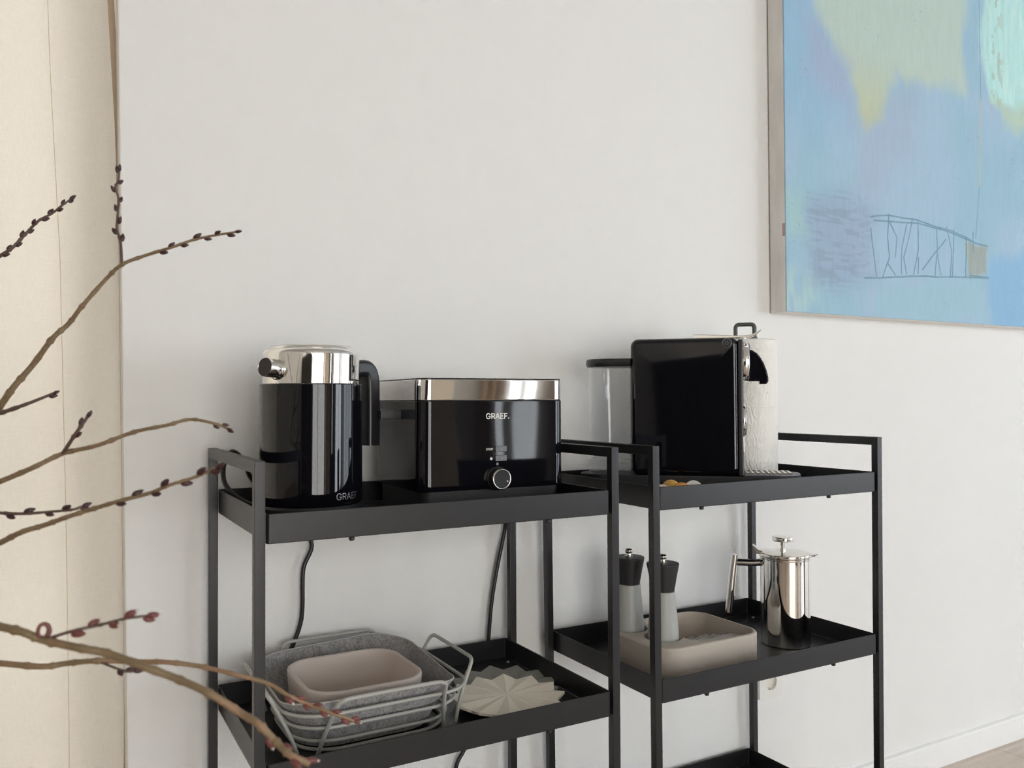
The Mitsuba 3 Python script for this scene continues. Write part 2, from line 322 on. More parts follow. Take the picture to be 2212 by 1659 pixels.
# window behind the curtain, in the back wall
w1 = struct('window_1', None, None, label='window with a white frame behind the linen curtain')
WY = WALL_Y+.088
part(w1, 'frame', cat(box(.062, .092, WY, WY+.04, 0, 2.42, .003), box(-1.45, -1.40, WY, WY+.04, 0, 2.42, .003), box(-1.40, .062, WY, WY+.04, 0, .06, .003), box(-1.40, .062, WY, WY+.04, 2.36, 2.42, .003), box(-.70, -.65, WY, WY+.04, .06, 2.36, .003)), 'white_paint', False)
def pane(x0, x1, y0, y1, z0, z1): return box(x0, x1, y0, y1, z0, z1, .0005)
part(w1, 'pane', pane(-1.40, .062, WY+.015, WY+.022, .06, 2.36), 'white_paint', False, emitter=emit(PANE_BACK))
# right-hand window
w2 = struct('window_2', None, None, label='large window in the right-hand wall outside the picture')
a, b, c, d = W2
part(w2, 'frame', cat(box(XR+.02, XR+.07, a, b, c, c+.07, .003), box(XR+.02, XR+.07, a, b, d-.07, d, .003), *[box(XR+.02, XR+.07, y, y+.07, c+.07, d-.07, .003) for y in (a, a+(b-a)/3-.035, a+2*(b-a)/3-.035, b-.07)]), 'white_paint', False)
part(w2, 'pane', pane(XR+.045, XR+.05, a, b, c, d), 'white_paint', False, emitter=emit(PANE_RIGHT))
w3 = struct('window_3', None, None, label='three windows in the wall behind the camera')
for (a, b), pf in zip(W3, PANE_FRONT):
    part(w3, 'frame', cat(box(a, b, YF-.07, YF-.02, z30, z30+.07, .003), box(a, b, YF-.07, YF-.02, z31-.07, z31, .003), *[box(x, x+.07, YF-.07, YF-.02, z30+.07, z31-.07, .003) for x in (a, (a+b)/2-.035, b-.07)]), 'white_paint', False)
    part(w3, 'pane', pane(a, b, YF-.05, YF-.045, z30, z31), 'white_paint', False, emitter=emit(pf))

# ------------------------------------------------------------------ linen curtain (hangs in the window recess)
edge = lambda z: wx(z)-np.interp(z, [0, .3, .50, .62, 1.4, 1.58, 1.80, 2.4], [.016, .006, .0025, .0018, .0018, .0050, .0145, .034])
def curtain_mesh():
    zs = np.concatenate([np.linspace(.004, .6, 10), np.linspace(.7, 2.40, 22)])
    us = np.concatenate([np.linspace(-1.35, -.2, 150), np.linspace(-.19, .1, 70)])
    
    V = []
    for z in zs:
        s = (edge(z)-.1)
        for u in us:
            k = max(0, (u+.2)/.3); x = u+s*k**2
            y = 1.622+.021*math.sin((u-.01)*2*math.pi/.17+.55+.15*math.sin(3*z+u*4))*(.7+.3*math.sin(u*9+1)) if u < -.12 else 1.622+np.interp(z, [.5, 1.25], [.009, .020])*math.cos((u-.005+.006*(z-1))*2*math.pi/np.interp(z, [1.0, 1.7], [.176, .235]))
            if u > .085: y += -.9*(u-.085)**2*40*.3
            V.append((x, y+.003*math.sin(z*5+u*11), z))
    n = len(us); V = np.array(V)
    i, j = np.meshgrid(np.arange(len(zs)-1), np.arange(n-1), indexing='ij'); a = i*n+j
    f = np.concatenate([np.stack([a, a+1, a+n+1], -1).reshape(-1, 3), np.stack([a, a+n+1, a+n], -1).reshape(-1, 3)])
    return trimesh.Trimesh(V, f, process=False), V.reshape(len(zs), n, 3), us
cm, CV, US = curtain_mesh()
ck = thing('curtain', 'cream linen curtain hanging in folds in the window recess at the left', 'curtain')
part(ck, 'fabric', cm, 'curtain_linen', True)
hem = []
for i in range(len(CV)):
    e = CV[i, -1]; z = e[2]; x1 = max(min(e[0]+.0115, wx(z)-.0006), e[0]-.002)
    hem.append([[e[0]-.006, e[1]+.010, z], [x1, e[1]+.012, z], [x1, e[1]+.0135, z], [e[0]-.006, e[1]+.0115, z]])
part(ck, 'hem', loft(hem), 'shaded_hem_linen', False, 'folded edge hem of the curtain, its shade put into the brown colour')
seam = []
for i in range(len(CV)):
    z = CV[i, 0, 2]; xx = np.interp(z, [0, .55, .9, 1.35, 1.71, 2.4], [.042, .036, .030, .019, .001, -.02])
    j = np.argmin(abs(CV[i, :, 0]-xx)); seam.append([xx, np.interp(xx, CV[i, :, 0], CV[i, :, 1])-.0006, z])
part(ck, 'seam', tube(smooth_path(seam, 3), .00045, 6), 'seam_thread', True, 'thin brown stitched seam running down the curtain')

# ------------------------------------------------------------------ painting
pt = thing('painting', 'large abstract painting in pale blue and green with a sketched bridge, on the wall', 'painting')
PWD, PHT = 1.5, 1.25
part(pt, 'canvas', box(PX, PX+PWD, PY, PY+.004, PZ, PZ+PHT, .0012), 'painted_canvas', False)
part(pt, 'stretcher', box(PX-.0005, PX+PWD, PY+.004, WALL_Y-.004, PZ-.0005, PZ+PHT, .003, n=3, nb=2), 'canvas_edge', 30, 'grey unpainted canvas side of the painting')
part(pt, 'paint_smudge', box(PX-.0009, PX+.001, PY+.0045, PY+.0125, PZ+.195, PZ+.228, .0004, r=.003), 'pink_smudge', False, 'small reddish paint smudge on the canvas side')

# ------------------------------------------------------------------ serving carts
S_, ZT, HR, Z1T, Z1B, Z2T, Z2B, Z3T, W_, DP = .015, 1.0166, .0172, .9431, .9014, .599, .5566, .2201, .6149, .3763
CART = {1: (.2483, 1.1662, 0, 0), 2: (.9403, 1.1671, -.0244, -.0242)}
def cart_shear(c):
    x, y, tx, ty = CART[c]; M = np.eye(4)
    M[0, 2], M[1, 2] = tx, ty; M[0, 3], M[1, 3] = x-tx*Z2T, y-ty*Z2T
    return M
def cart(c, label, bolts):
    t = thing('serving_cart', label, 'serving cart', 'black metal serving carts against the wall')
    M = cart_shear(c); B = 'black_metal'
    for u in (0, W_-S_):
        for v in (0, DP-S_): part(t, 'leg', mv(box(u, u+S_, v, v+S_, 0, ZT, .0011, n=2, nb=2), M), B, 40)
        part(t, 'handle_rail', mv(box(u, u+S_, S_-.0008, DP-S_+.0008, ZT-HR, ZT-.0002, .0011, n=2, nb=2), M), B, 40)
    for i, (zt, d) in enumerate(((Z1T, Z1T-Z1B), (Z2T, Z2T-Z2B), (Z3T, .0425))):
        tw, th = W_-2*.0172, DP-.0029
        k = part(t, 'tray', mv(tr(tray_mesh(tw, th, d, .005, .0022, .002), W_/2, .0029+th/2, zt-d), M), B, 40)
        if i < 2:
            for (u, v) in bolts[i]: part(k, 'bolt', mv(tr(lathe([(.0035, 0), (.0042, -.001), (.0042, -.0042), (.003, -.0055), (0, -.0056)], 16), u, v, zt-d), M), 'matte_black', 30)
            for (u, v) in ((.03, .345), (W_-.03, .345), (W_-.03, .03), (.03, .03)):
                part(k, 'screw', mv(tr(lathe([(.0045, 0), (.0042, .0014), (.002, .0022), (0, .0023)], 16), u, v, zt-d+.002), M), 'satin_steel', 40)
    return t
cart(1, 'black metal serving cart nearer the curtain, carrying the kettle and toaster', [[(.14, .0075), (.475, .0075)], [(.14, .0075), (.475, .0075)]])
cart(2, 'black metal serving cart under the painting, carrying the coffee machine', [[(.118, .0075), (.458, .0075)], [(.126, .0075), (.468, .0075)]])
TOP = Z1B+.002; MID = Z2B+.002

# ------------------------------------------------------------------ kettle
KC = np.array([.3772, 1.345, 0]); KR = .0815
kt = thing('electric_kettle', 'glossy black kettle with chrome lid, left on the cart nearer the curtain', 'kettle')
K = lambda m: tr(m, KC[0], KC[1], 0)
part(kt, 'base', K(lathe([(.078, TOP), (.0815, TOP+.002), (.0815, .930), (.079, .934), (0, .934)], 72)), 'matte_black', 30)
part(kt, 'body', K(lathe([(.076, .934), (.0805, .936), (KR, .939), (KR, 1.1245), (.0808, 1.1258), (.078, 1.1265), (0, 1.1265)], 96)), 'gloss_black', 40)
part(kt, 'collar', K(lathe([(.0772, 1.1260), (.0772, 1.172), (.0766, 1.1765), (.0745, 1.1800), (.071, 1.1815), (.0672, 1.1818), (0, 1.1818)], 96)), 'chrome', 50)
part(kt, 'lid', K(lathe([(.0662, 1.1815), (.0660, 1.1850), (.0645, 1.1868), (.060, 1.1874), (0, 1.1880)], 96)), 'chrome', 50)
sd = np.array([-.85, -.527, .10]); sd /= np.linalg.norm(sd); sx = np.cross([0, 0, 1.], sd); sx /= np.linalg.norm(sx); sy = np.cross(sd, sx)
SM = frame(KC+np.array([sd[0], sd[1], 0])*.066+np.array([0, 0, 1.1475]), sx, sy, sd)
spk = part(kt, 'spout', mv(lathe([(.017, 0), (.0172, .010), (.0152, .0125), (.0147, .016), (.0147, .0365), (.0143, .037), (.0140, .0367), (.0139, .0355), (.0139, .0118), (0, .0118)], 40), SM), 'chrome', 50)
part(spk, 'bore', mv(lathe([(.0137, .0358), (.0134, .0358), (.0128, .018), (0, .0165), (0, .0160), (.0137, .0160)], 36), SM), 'shaded_bore_steel', 50)  # dark insert: the shade inside the spout is put into its colour
hd = np.array([.93, .37, 0]); hd /= np.linalg.norm(hd); ht = np.array([-hd[1], hd[0], 0])
hp = smooth_path([KC+hd*r+[0, 0, z] for r, z in ((.070, 1.1510), (.098, 1.1555), (.114, 1.1520), (.1215, 1.136), (.1225, 1.105), (.1225, 1.06), (.1220, 1.021))], 6)
part(kt, 'handle', sweep(hp, rrect(.035, .027, .007, 4), up=[0, 0, 1]), 'satin_black', 40)
def wrap_text(txt, h, z, a0, rad, depth=.0007, bold=True):
    m = meshkit.text_mesh(txt, h, depth, bold); v = m.vertices.copy(); m = trimesh.Trimesh(v, m.faces, process=False)
    m = m.subdivide_to_size(.004) if hasattr(m, 'subdivide_to_size') else m
    v = np.array(m.vertices); view = math.atan2(KC[0], KC[1])
    phi = a0+v[:, 0]/rad; r = rad-.0002+v[:, 2]
    nx, ny = -math.sin(view)*np.cos(phi)+math.cos(view)*np.sin(phi), -math.cos(view)*np.cos(phi)-math.sin(view)*np.sin(phi)
    return trimesh.Trimesh(np.c_[KC[0]+r*nx, KC[1]+r*ny, z+v[:, 1]], m.faces, process=False)
part(kt, 'lettering', wrap_text('GRAEF', .0105, .9440, math.radians(27), KR, bold=False), 'silver_print', False, 'silver lettering near the bottom of the kettle')
cord = smooth_path([(.345, 1.435, .913), (.300, 1.47, .925), (.272, 1.50, .952), (.270, 1.515, .985), (.286, 1.525, 1.010), (.31, 1.535, .99), (.325, 1.548, .958), (.375, 1.554, .90), (.4348, 1.554, .8361), (.4199, 1.553, .7839), (.4182, 1.553, .7152), (.4139, 1.553, .6814), (.3984, 1.553, .6408), (.375, 1.554, .58), (.37, 1.555, .45), (.40, 1.555, .33), (.45, 1.555, .2), (.55, 1.54, .082), (.7, 1.538, .06)], 6)
part(kt, 'power_cord', tube(cord, .0042, 10), 'rubber_black', True)

# ------------------------------------------------------------------ toaster
ta = math.radians(-1.5); TEX = np.array([math.cos(ta), math.sin(ta), 0]); TEY = np.array([-math.sin(ta), math.cos(ta), 0])
TF = frame([.537, 1.272, 0], TEX, TEY, [0, 0, 1]); TL, TD = .281, .232
tt = thing('toaster', 'glossy black toaster with chrome top band, right of the kettle', 'toaster')
def tband(z0, z1, ins, r, bev, nb=2): return mv(tr(rbox(TL-2*ins, TD-2*ins, z1-z0, r, bev, 8, nb), TL/2, TD/2, z0), TF)
part(tt, 'base', tband(TOP, .948, .007, .02, .002), 'matte_black', 30)
part(tt, 'body', tband(.946, 1.0985, 0, .022, .0025), 'gloss_black_wavy', 35)
part(tt, 'chrome_band', tband(1.0983, 1.1345, .0012, .021, .002), 'chrome', 35)
part(tt, 'top_plate', tband(1.1340, 1.1362, .0018, .0205, .0008), 'gloss_black', 30)
for t0 in (.060, .134): part(tt, 'slot_surround', mv(tr(rbox(.17, .034, .002, .006, .0006, 3, 1), TL/2, t0+.018, 1.1361), TF), 'satin_steel', 30)
part(tt, 'lever', mv(tr(rbox(.040, .022, .0155, .002, .0012, 3, 2), -.0175, .100, 1.0665), TF), 'satin_black', 30)
DM = frame(np.array([.537, 1.272, 0])+TEX*.143+np.array([0, 0, .9635]), TEX, [0, 0, 1], -TEY)
dk = part(tt, 'dial', mv(lathe([(.0205, -.001), (.0205, .002), (.019, .003), (.0182, .016), (.0165, .0180), (.0148, .0176), (0, .0176)], 48), DM), 'satin_black', 40)
part(dk, 'ring', mv(lathe([(.0182, .0165), (.0172, .0182), (.0160, .0184), (.0152, .0178), (.0152, .0170), (.0175, .0160)], 48), DM), 'satin_steel', 50)
def front_text(txt, h, s, z, depth=.0006, bold=False, proud=.0002):
    m = meshkit.text_mesh(txt, h, depth, bold); w = np.ptp(m.vertices[:, 0]); m.apply_translation([-w/2, 0, -.0002])
    return mv(m, frame(np.array([.537, 1.272, 0])+TEX*s+np.array([0, 0, z])-TEY*proud, TEX, [0, 0, 1], -TEY))
part(tt, 'lettering', front_text('GRAEF.', .0095, .143, 1.0665, bold=True), 'white_print', False, 'white lettering on the toaster front')
for zz, nm in ((1.0095, 'STOP'), (.9935, None)):
    part(tt, 'button', mv(tr(rbox(.0215, .0102, .004, .0012, .0008, 3, 2), 0, 0, 0), frame(np.array([.537, 1.272, 0])+TEX*.1495+np.array([0, 0, zz+.005])+TEY*.0012, TEX, [0, 0, 1], -TEY)), 'grey_button', 30)
    part(tt, 'button_mark', front_text('=', .0032, .1495, zz+.0035, proud=.0028), 'white_print', False)
part(tt, 'print', front_text('STOP', .0036, .1275, 1.0125, bold=True), 'white_print', False)
part(tt, 'print', front_text('*', .009, .1295, .9915, bold=True), 'white_print', False)
part(tt, 'print', front_text('o', .0055, .1425, .9865), 'white_print', False)
part(tt, 'print', front_text('*', .006, .152, .9555, proud=.0180), 'white_print', False)
cord = smooth_path([(.70, 1.468, .93), (.73, 1.50, .945), (.79, 1.53, .965), (.845, 1.549, .945), (.858, 1.554, .90), (.8516, 1.554, .8322), (.8322, 1.553, .7509), (.8175, 1.553, .6749), (.8095, 1.553, .5987), (.80, 1.554, .50), (.775, 1.554, .42), (.7516, 1.554, .378), (.7336, 1.554, .347), (.715, 1.555, .25), (.72, 1.545, .10), (.77, 1.538, .085)], 6)
part(tt, 'power_cord', tube(cord, .0042, 10), 'rubber_black', True)

# ------------------------------------------------------------------ coffee machine (stands at an angle)
th = .72; ES = np.array([math.cos(th), -math.sin(th), 0]); EN = np.array([-math.sin(th), -math.cos(th), 0]); EO = 1.771*np.array([math.sin(th), math.cos(th), 0])
EF = frame(EO, ES, -EN, [0, 0, 1])                       # x along the machine, y away from the camera, z up
EV = frame(EO, ES, [0, 0, 1], EN)                         # profiles in (s, z), extruded towards the camera
cmk = thing('coffee_machine', 'tall black capsule coffee machine with clear water tank, on the cart under the painting', 'coffee machine')
LEDGE = .9445
part(cmk, 'base', mv(tr(rbox(.447, .104, LEDGE-TOP, .050, .003, 14, 2), -.0035, 0, TOP), EF), 'matte_black', 40)
def eprof(w, z0, z1, s0, n0, n1, r, bev, nb=4): return mv(tr(rbox(w, z1-z0, n1-n0, r, bev, 6, nb), s0+w/2, (z0+z1)/2, n0), EV)
part(cmk, 'body', eprof(.214, LEDGE, 1.2220, -.117, -.058, .058, .016, .011), 'gloss_black', 50)
part(cmk, 'front_frame', eprof(.010, LEDGE, 1.2175, .0955, -.056, .056, .003, .002, 2), 'satin_black', 40)
tank = []
def stad(r, s1, n=16):
    a = np.linspace(math.pi/2, 3*math.pi/2, n); c = np.c_[-.2115+.054+r*np.cos(a), r*np.sin(a)]
    return np.vstack([[s1, r], c, [s1, -r]])
def stl(r, s1, z): p = stad(r, s1); return np.c_[p, np.full(len(p), z)]
wt = part(cmk, 'water_tank', mv(loft([stl(.0535, -.118, .9530), stl(.054, -.118, .956), stl(.054, -.118, 1.1690)], True, False), EF), 'clear_plastic', 40, 'clear plastic water tank')
part(wt, 'lid', mv(loft([stl(.0545, -.1175, 1.1665), stl(.0575, -.1175, 1.172), stl(.0575, -.1175, 1.1800), stl(.056, -.1175, 1.1826)]), EF), 'satin_black', 40, 'black lid on the water tank')
for z0, z1 in ((.9455, .9530), (.972, .9735)): part(wt, 'foot_ring', mv(loft([stl(.0532, -.119, z0), stl(.0532, -.119, z1), stl(.0505, -.119, z1), stl(.0505, -.119, z0)], False, False, True), EF), 'clear_plastic', 40)
part(cmk, 'head_ring', mv(tr(lathe([(.036, 0), (.0425, .001), (.0432, .005), (.0425, .012), (.039, .0160), (0, .0160)], 48), 0, 0, 0), frame(EO+ES*.1045+np.array([0, 0, 1.1735]), EN, [0, 0, 1], ES)), 'chrome', 50)
prof = [(.118, 1.1995), (.1265, 1.1975), (.135, 1.1915), (.1425, 1.182), (.149, 1.170), (.154, 1.156), (.1570, 1.143), (.1572, 1.134), (.1545, 1.130), (.1525, 1.1285), (.1405, 1.1285), (.1395, 1.1345), (.118, 1.1345)]
part(cmk, 'spout', mv(prism(prof, .034, .003), frame(EO+EN*-.017, ES, [0, 0, 1], EN)), 'gloss_black', 35)
lv = [(.0086, 1.2222), (.0086, 1.2305), (.0115, 1.2310), (.04, 1.2298), (.10, 1.2272), (.118, 1.2275), (.132, 1.2325), (.142, 1.2385), (.1432, 1.2365), (.134, 1.2290), (.122, 1.2235), (.112, 1.2205), (.102, 1.2222)]
part(cmk, 'lever', mv(prism(lv, .056, .0012), frame(EO+EN*-.028, ES, [0, 0, 1], EN)), 'chrome', 35)
part(cmk, 'cup_support', mv(tr(lathe([(.030, 0), (.034, .002), (.034, .006), (.030, .0095), (0, .0095)], 40), 0, 0, 0), frame(EO+ES*.1045+np.array([0, 0, 1.0545]), EN, [0, 0, 1], ES)), 'chrome', 50)
part(cmk, 'latch', eprof(.0055, .988, 1.022, .1045, -.008, .008, .002, .0015, 2), 'satin_steel', 40)
bk = part(cmk, 'power_button', mv(lathe([(.0095, 0), (.0095, .006), (.0088, .0075), (.0070, .0080), (.0066, .0072), (0, .0072)], 32), frame(EO+ES*.0745+EN*.0525+np.array([0, 0, 1.2105]), ES, [0, 0, 1], EN)), 'button_black', 50)
part(bk, 'ring', mv(lathe([(.0098, .004), (.0098, .0062), (.0090, .0078), (.0084, .0074), (.0084, .004)], 32), frame(EO+ES*.0745+EN*.0525+np.array([0, 0, 1.2105]), ES, [0, 0, 1], EN)), 'grey_button', 50)
part(bk, 'symbol', mv(cat(trimesh.creation.annulus(.0026, .0033, .0004), box(-.0003, .0003, .001, .0042, 0, .0004, .0001)), frame(EO+ES*.0745+EN*.0595+np.array([0, 0, 1.2105]), ES, [0, 0, 1], EN)), 'grey_button', False)
# drip tray with a slotted grid
def halfell(s0, s1, hw, n=20):
    a = np.linspace(-math.pi/2, math.pi/2, n); return np.vstack([[s0, -hw], np.c_[s1-hw*1.0+hw*np.cos(a), hw*np.sin(a)], [s0, hw]])
part(cmk, 'drip_tray_rim', mv(tr(prism(halfell(.107, .2185, .0485), .004, .001), 0, 0, LEDGE-.0005), EF), 'grey_button', 35)
bars = []
for i in range(9):
    s = .1135+.0105*i; hw = min(.041, math.sqrt(max(.041**2-max(0, s-.1645)**2, 0.0001)))
    bars.append(box(s-.0021, s+.0021, -hw, hw, LEDGE+.0034, LEDGE+.0058, .0004))
for nn in (-.030, -.010, .010, .030): bars.append(box(.110, .200, nn-.0018, nn+.0018, LEDGE+.0034, LEDGE+.0056, .0004))
part(cmk, 'drip_grid', mv(cat(*bars), EF), 'satin_steel', False)

# ------------------------------------------------------------------ coffee capsules in front of the machine
def capsule(name_label, x, y, mat, body, yaw, tilt):
    k = thing('coffee_capsule', name_label, 'coffee capsule')
    d = np.array([-math.sin(yaw)*math.cos(tilt), -math.cos(yaw)*math.cos(tilt), math.sin(tilt)]); ex = np.cross([0, 0, 1.], d); ex /= np.linalg.norm(ex); ey = np.cross(d, ex)
    prof_b = [(.0100, -.029), (.0125, -.027), (.0150, -.004), (.0158, -.0005), (.0185, -.0005), (.0185, .0004), (.0, .0004)]
    m = mv(lathe(prof_b, 32), frame([0, 0, 0], ex, ey, d)); dz = TOP-m.vertices[:, 2].min()
    part(k, 'cup', tr(m, x, y, dz), body, 40)
    part(k, 'lid', tr(mv(lathe([(.0184, .0004), (.0176, .0009), (.0150, .0010), (.010, .0016), (0, .0020)], 32), frame([0, 0, 0], ex, ey, d)), x, y, dz), mat, 40)
capsule('cream coffee capsule beside the front left post, leftmost of the capsules', 1.000, 1.218, 'cream_foil', 'cream_foil', .60, .12)
capsule('gold coffee capsule lying half hidden behind the copper one', 1.073, 1.279, 'gold_foil', 'gold_foil', .75, .05)
capsule('copper brown coffee capsule in the middle of the capsules', 1.058, 1.230, 'copper_foil', 'copper_foil', .66, .16)
capsule('white coffee capsule, rightmost of the capsules', 1.102, 1.246, 'white_foil', 'white_foil', .70, .16)

# ------------------------------------------------------------------ paper towel on its holder
TX, TY_ = 1.3767, 1.3811
hk = thing('towel_holder', 'dark grey upright towel holder with loop handle behind the coffee machine', 'towel holder')
part(hk, 'base', tr(lathe([(.073, TOP), (.075, TOP+.002), (.075, .918), (.072, .921), (0, .921)], 56), TX, TY_, 0), 'holder_grey', 40)
part(hk, 'rod', tr(lathe([(.006, .920), (.006, 1.238), (0, 1.238)], 16), TX, TY_, 0), 'holder_grey', 40)
lx = np.array([math.cos(.7838), -math.sin(.7838), 0])
arc = []
for sgn in (-1, 1):
    pass
lp = [(-.0205, 1.238), (-.0205, 1.2535)]+[(-.0125+.008*math.cos(a), 1.2585+.008*math.sin(a)) for a in np.linspace(math.pi, math.pi/2, 6)]+[(.0125+.008*math.cos(a), 1.2585+.008*math.sin(a)) for a in np.linspace(math.pi/2, 0, 6)]+[(.0205, 1.2535), (.0205, 1.238)]
part(hk, 'loop_handle', tube([np.array([TX, TY_, z])+lx*s for s, z in lp], .0046, 12), 'holder_grey', 60)
part(hk, 'cap', tr(lathe([(.026, 1.2325), (.027, 1.234), (.027, 1.2375), (.025, 1.239), (0, 1.239)], 32), TX, TY_, 0), 'holder_grey', 40)
rk = thing('paper_towel_roll', 'white embossed paper towel roll behind the coffee machine', 'paper towel roll')
def roll_mesh():
    a = np.arange(120)*2*math.pi/120; L = []
    for r, z in [(.020, .9225), (.066, .9222), (.0685, .9235), (.0690, .926)]+[(.0690, z) for z in np.linspace(.94, 1.0795, 12)]+[(.0684, 1.0803), (.0690, 1.0811)]+[(.0690, z) for z in np.linspace(1.09, 1.2255, 12)]+[(.0685, 1.2285), (.066, 1.2300), (.020, 1.2300)]:
        rr = r+.0006*np.sin(2*a+20*z)*(r > .06); L.append(np.c_[rr*np.cos(a), rr*np.sin(a), np.full(120, z)])
    return loft(L, False, False, True)
part(rk, 'paper', tr(roll_mesh(), TX, TY_, 0), 'towel_paper', 40)
part(rk, 'core', tr(loft([np.c_[circ(r, 40), np.full(40, z)] for r, z in ((.0198, .9225), (.0198, 1.2298), (.0185, 1.2298), (.0185, .9225))], False, False, True), TX, TY_, 0), 'cream_foil', 40, 'brown cardboard core')

# ------------------------------------------------------------------ French press
PC = np.array([1.4295, 1.3200, 0]); pe = np.array([math.cos(.8267), -math.sin(.8267), 0]); pn = np.array([-math.sin(.8267), -math.cos(.8267), 0])
fk = thing('french_press', 'polished steel French press on the right of the middle shelf', 'coffee press')
R = .0528
part(fk, 'body', tr(lathe([(R-.003, MID), (R-.0005, MID+.0012), (R, MID+.004), (R, .7445), (R+.0012, .7460), (R+.0012, .7490), (R-.0005, .7495), (0, .7495)], 96), PC[0], PC[1], 0), 'chrome', 40)
part(fk, 'lid', tr(lathe([(R+.0005, .7494), (R+.0018, .7510), (R+.0018, .7560), (R+.0008, .7575), (R-.008, .7592), (.02, .7610), (0, .7612)], 96), PC[0], PC[1], 0), 'satin_steel', 40)
pk = part(fk, 'plunger', tr(lathe([(.0058, .7605), (.0058, .7650), (.0042, .766), (.0042, .7720), (.0052, .773), (.0052, .7835), (0, .7835)], 24), PC[0]-.004*pe[0], PC[1]-.004*pe[1], 0), 'chrome', 40)
part(pk, 'knob', tr(lathe([(.018, .7825), (.0215, .7832), (.0222, .785), (.0222, .7905), (.0212, .7925), (.016, .7936), (0, .7940)], 48), PC[0]-.004*pe[0], PC[1]-.004*pe[1], 0), 'chrome', 40)
hb = PC-pe*.1085
ak = part(fk, 'handle', sweep([PC-pe*(.1075-.0005)+[0, 0, .7475], PC-pe*.1130+[0, 0, .70], PC-pe*.1215+[0, 0, .618]], np.c_[np.cos(np.arange(24)*2*math.pi/24)*.0100, np.sin(np.arange(24)*2*math.pi/24)*.0085], up=pe), 'chrome', 50)
part(ak, 'arm', tube([PC-pe*.108+[0, 0, .7310], PC-pe*.07+[0, 0, .7310], PC-pe*.050+[0, 0, .7330]], .0078, 20), 'chrome', 50)
part(fk, 'pouring_lip', mv(prism([(.044, -.017), (.060, -.012), (.0705, -.0045), (.072, 0), (.0705, .0045), (.060, .012), (.044, .017)], .0035, .001), frame(PC+np.array([0, 0, .7470]), pe*math.cos(.10)+np.array([0, 0, math.sin(.10)]), np.cross([0, 0, 1.], pe), np.cross(pe*math.cos(.10)+np.array([0, 0, math.sin(.10)]), np.cross([0, 0, 1.], pe)))), 'satin_steel', 40)
part(fk, 'thumb_rest', mv(prism([(.047, .7530), (.060, .7540), (.0690, .7700), (.0670, .7720), (.0570, .7625), (.047, .7600)], .026, .001), frame(PC+pn*-.013, -pe, [0, 0, 1.], pn)), 'satin_steel', 40)

# ------------------------------------------------------------------ condiment box with two mills and paper sachets
BX0, BX1, BY0, BY1, BZ0, BZ1 = 1.022, 1.288, 1.240, 1.452, MID, .622
MILLS = [(1.083, 1.318), (1.064, 1.405)]
def man(m): return m3.Manifold(m3.Mesh(np.asarray(m.vertices, np.float32), np.asarray(m.faces, np.uint32)))
def cbox():
    bw, bh = BX1-BX0, BY1-BY0
    def solid_of(w, h, z0, z1, r, bev):  # smooth hull of spheres-like rounding
        m = rbox(w, h, z1-z0, r, bev, 12, 4); m.merge_vertices(); return man(m)
    out = solid_of(bw, bh, 0, BZ1-BZ0, .046, .005).translate([(BX0+BX1)/2, (BY0+BY1)/2, BZ0])
    a, b = BX0+.092, BX1-.007
    inn = solid_of(b-a, bh-.014, 0, .08, .040, .004).translate([(a+b)/2, (BY0+BY1)/2, BZ0+.007])
    out = out-inn
    for mx, my in MILLS: out = out-m3.Manifold.cylinder(.08, .0385, .0385, 56).translate([mx, my, BZ0+.022])
    me = out.to_mesh(); return trimesh.Trimesh(me.vert_properties[:, :3], me.tri_verts, process=False)
solid('condiment_box', cbox(), 'taupe_stoneware', 'taupe rounded condiment box holding two mills and paper sachets', 'condiment box', smooth=35)
def mill(i, label):
    x, y = MILLS[i]; z0 = BZ0+.022; k = thing('pepper_mill', label, 'pepper mill'); M = lambda m: tr(m, x, y, 0)
    part(k, 'body', M(lathe([(.0300, z0), (.0322, z0+.001), (.0326, z0+.006), (.0300, .640), (.0262, .685), (.0238, .7135), (.0225, .7145), (0, .7145)], 48)), 'mill_grey', 40)
    part(k, 'head', M(lathe([(.0222, .7143), (.0226, .7155), (.0270, .740), (.0325, .7675), (.0322, .7692), (.0305, .7700), (0, .7704)], 48)), 'mill_black', 40)
    part(k, 'knob', M(lathe([(.0085, .7702), (.0085, .7722), (.0050, .7740), (.0048, .7765), (.0070, .7785), (.0085, .7815), (.0080, .7845), (.0055, .7865), (0, .7870)], 32)), 'satin_steel', 50)
mill(0, 'grey pepper mill with black head behind the front left post, the nearer one')
mill(1, 'grey pepper mill with black head against the wall, the farther one')
# sachets: a fanned stack lying in the box compartment
for i in range(16):
    k = thing('paper_sachet', 'printed white paper sachet in the fanned stack in the condiment box', 'paper sachet', 'paper sachets fanned out in the condiment box')
    f = i/15; a = math.radians(24-16*f+2.5*math.sin(2.3*i)); roll = math.radians(-5)
    ex = np.array([math.cos(a), math.sin(a), 0]); ey = np.array([-math.sin(a), math.cos(a), 0])*math.cos(roll)+np.array([0, 0, math.sin(roll)]); ez = np.cross(ex, ey)
    F = frame(np.array([1.180+.0015*math.sin(1.7*i), 1.385-.0056*i, BZ0+.0125+.0019*i]), ex, ey, ez)
    part(k, 'paper', mv(box(0, .096, -.020, .020, 0, .0014, .0004), F), 'paper', False)
    part(k, 'print', mv(cat(*[box(.078-.004*(q % 2), .0925, .0175-.0012*q-.0006, .0175-.0012*q, .00125, .0016, .00005) for q in range(4)], box(.030, .070, .0150, .0165, .00125, .0016, .00005)), F), 'print_dark', False)
    if i % 5 == 1: part(k, 'band', mv(box(.055, .072, .0140, .0190, .00125, .0016, .00005), F), 'print_red', False)

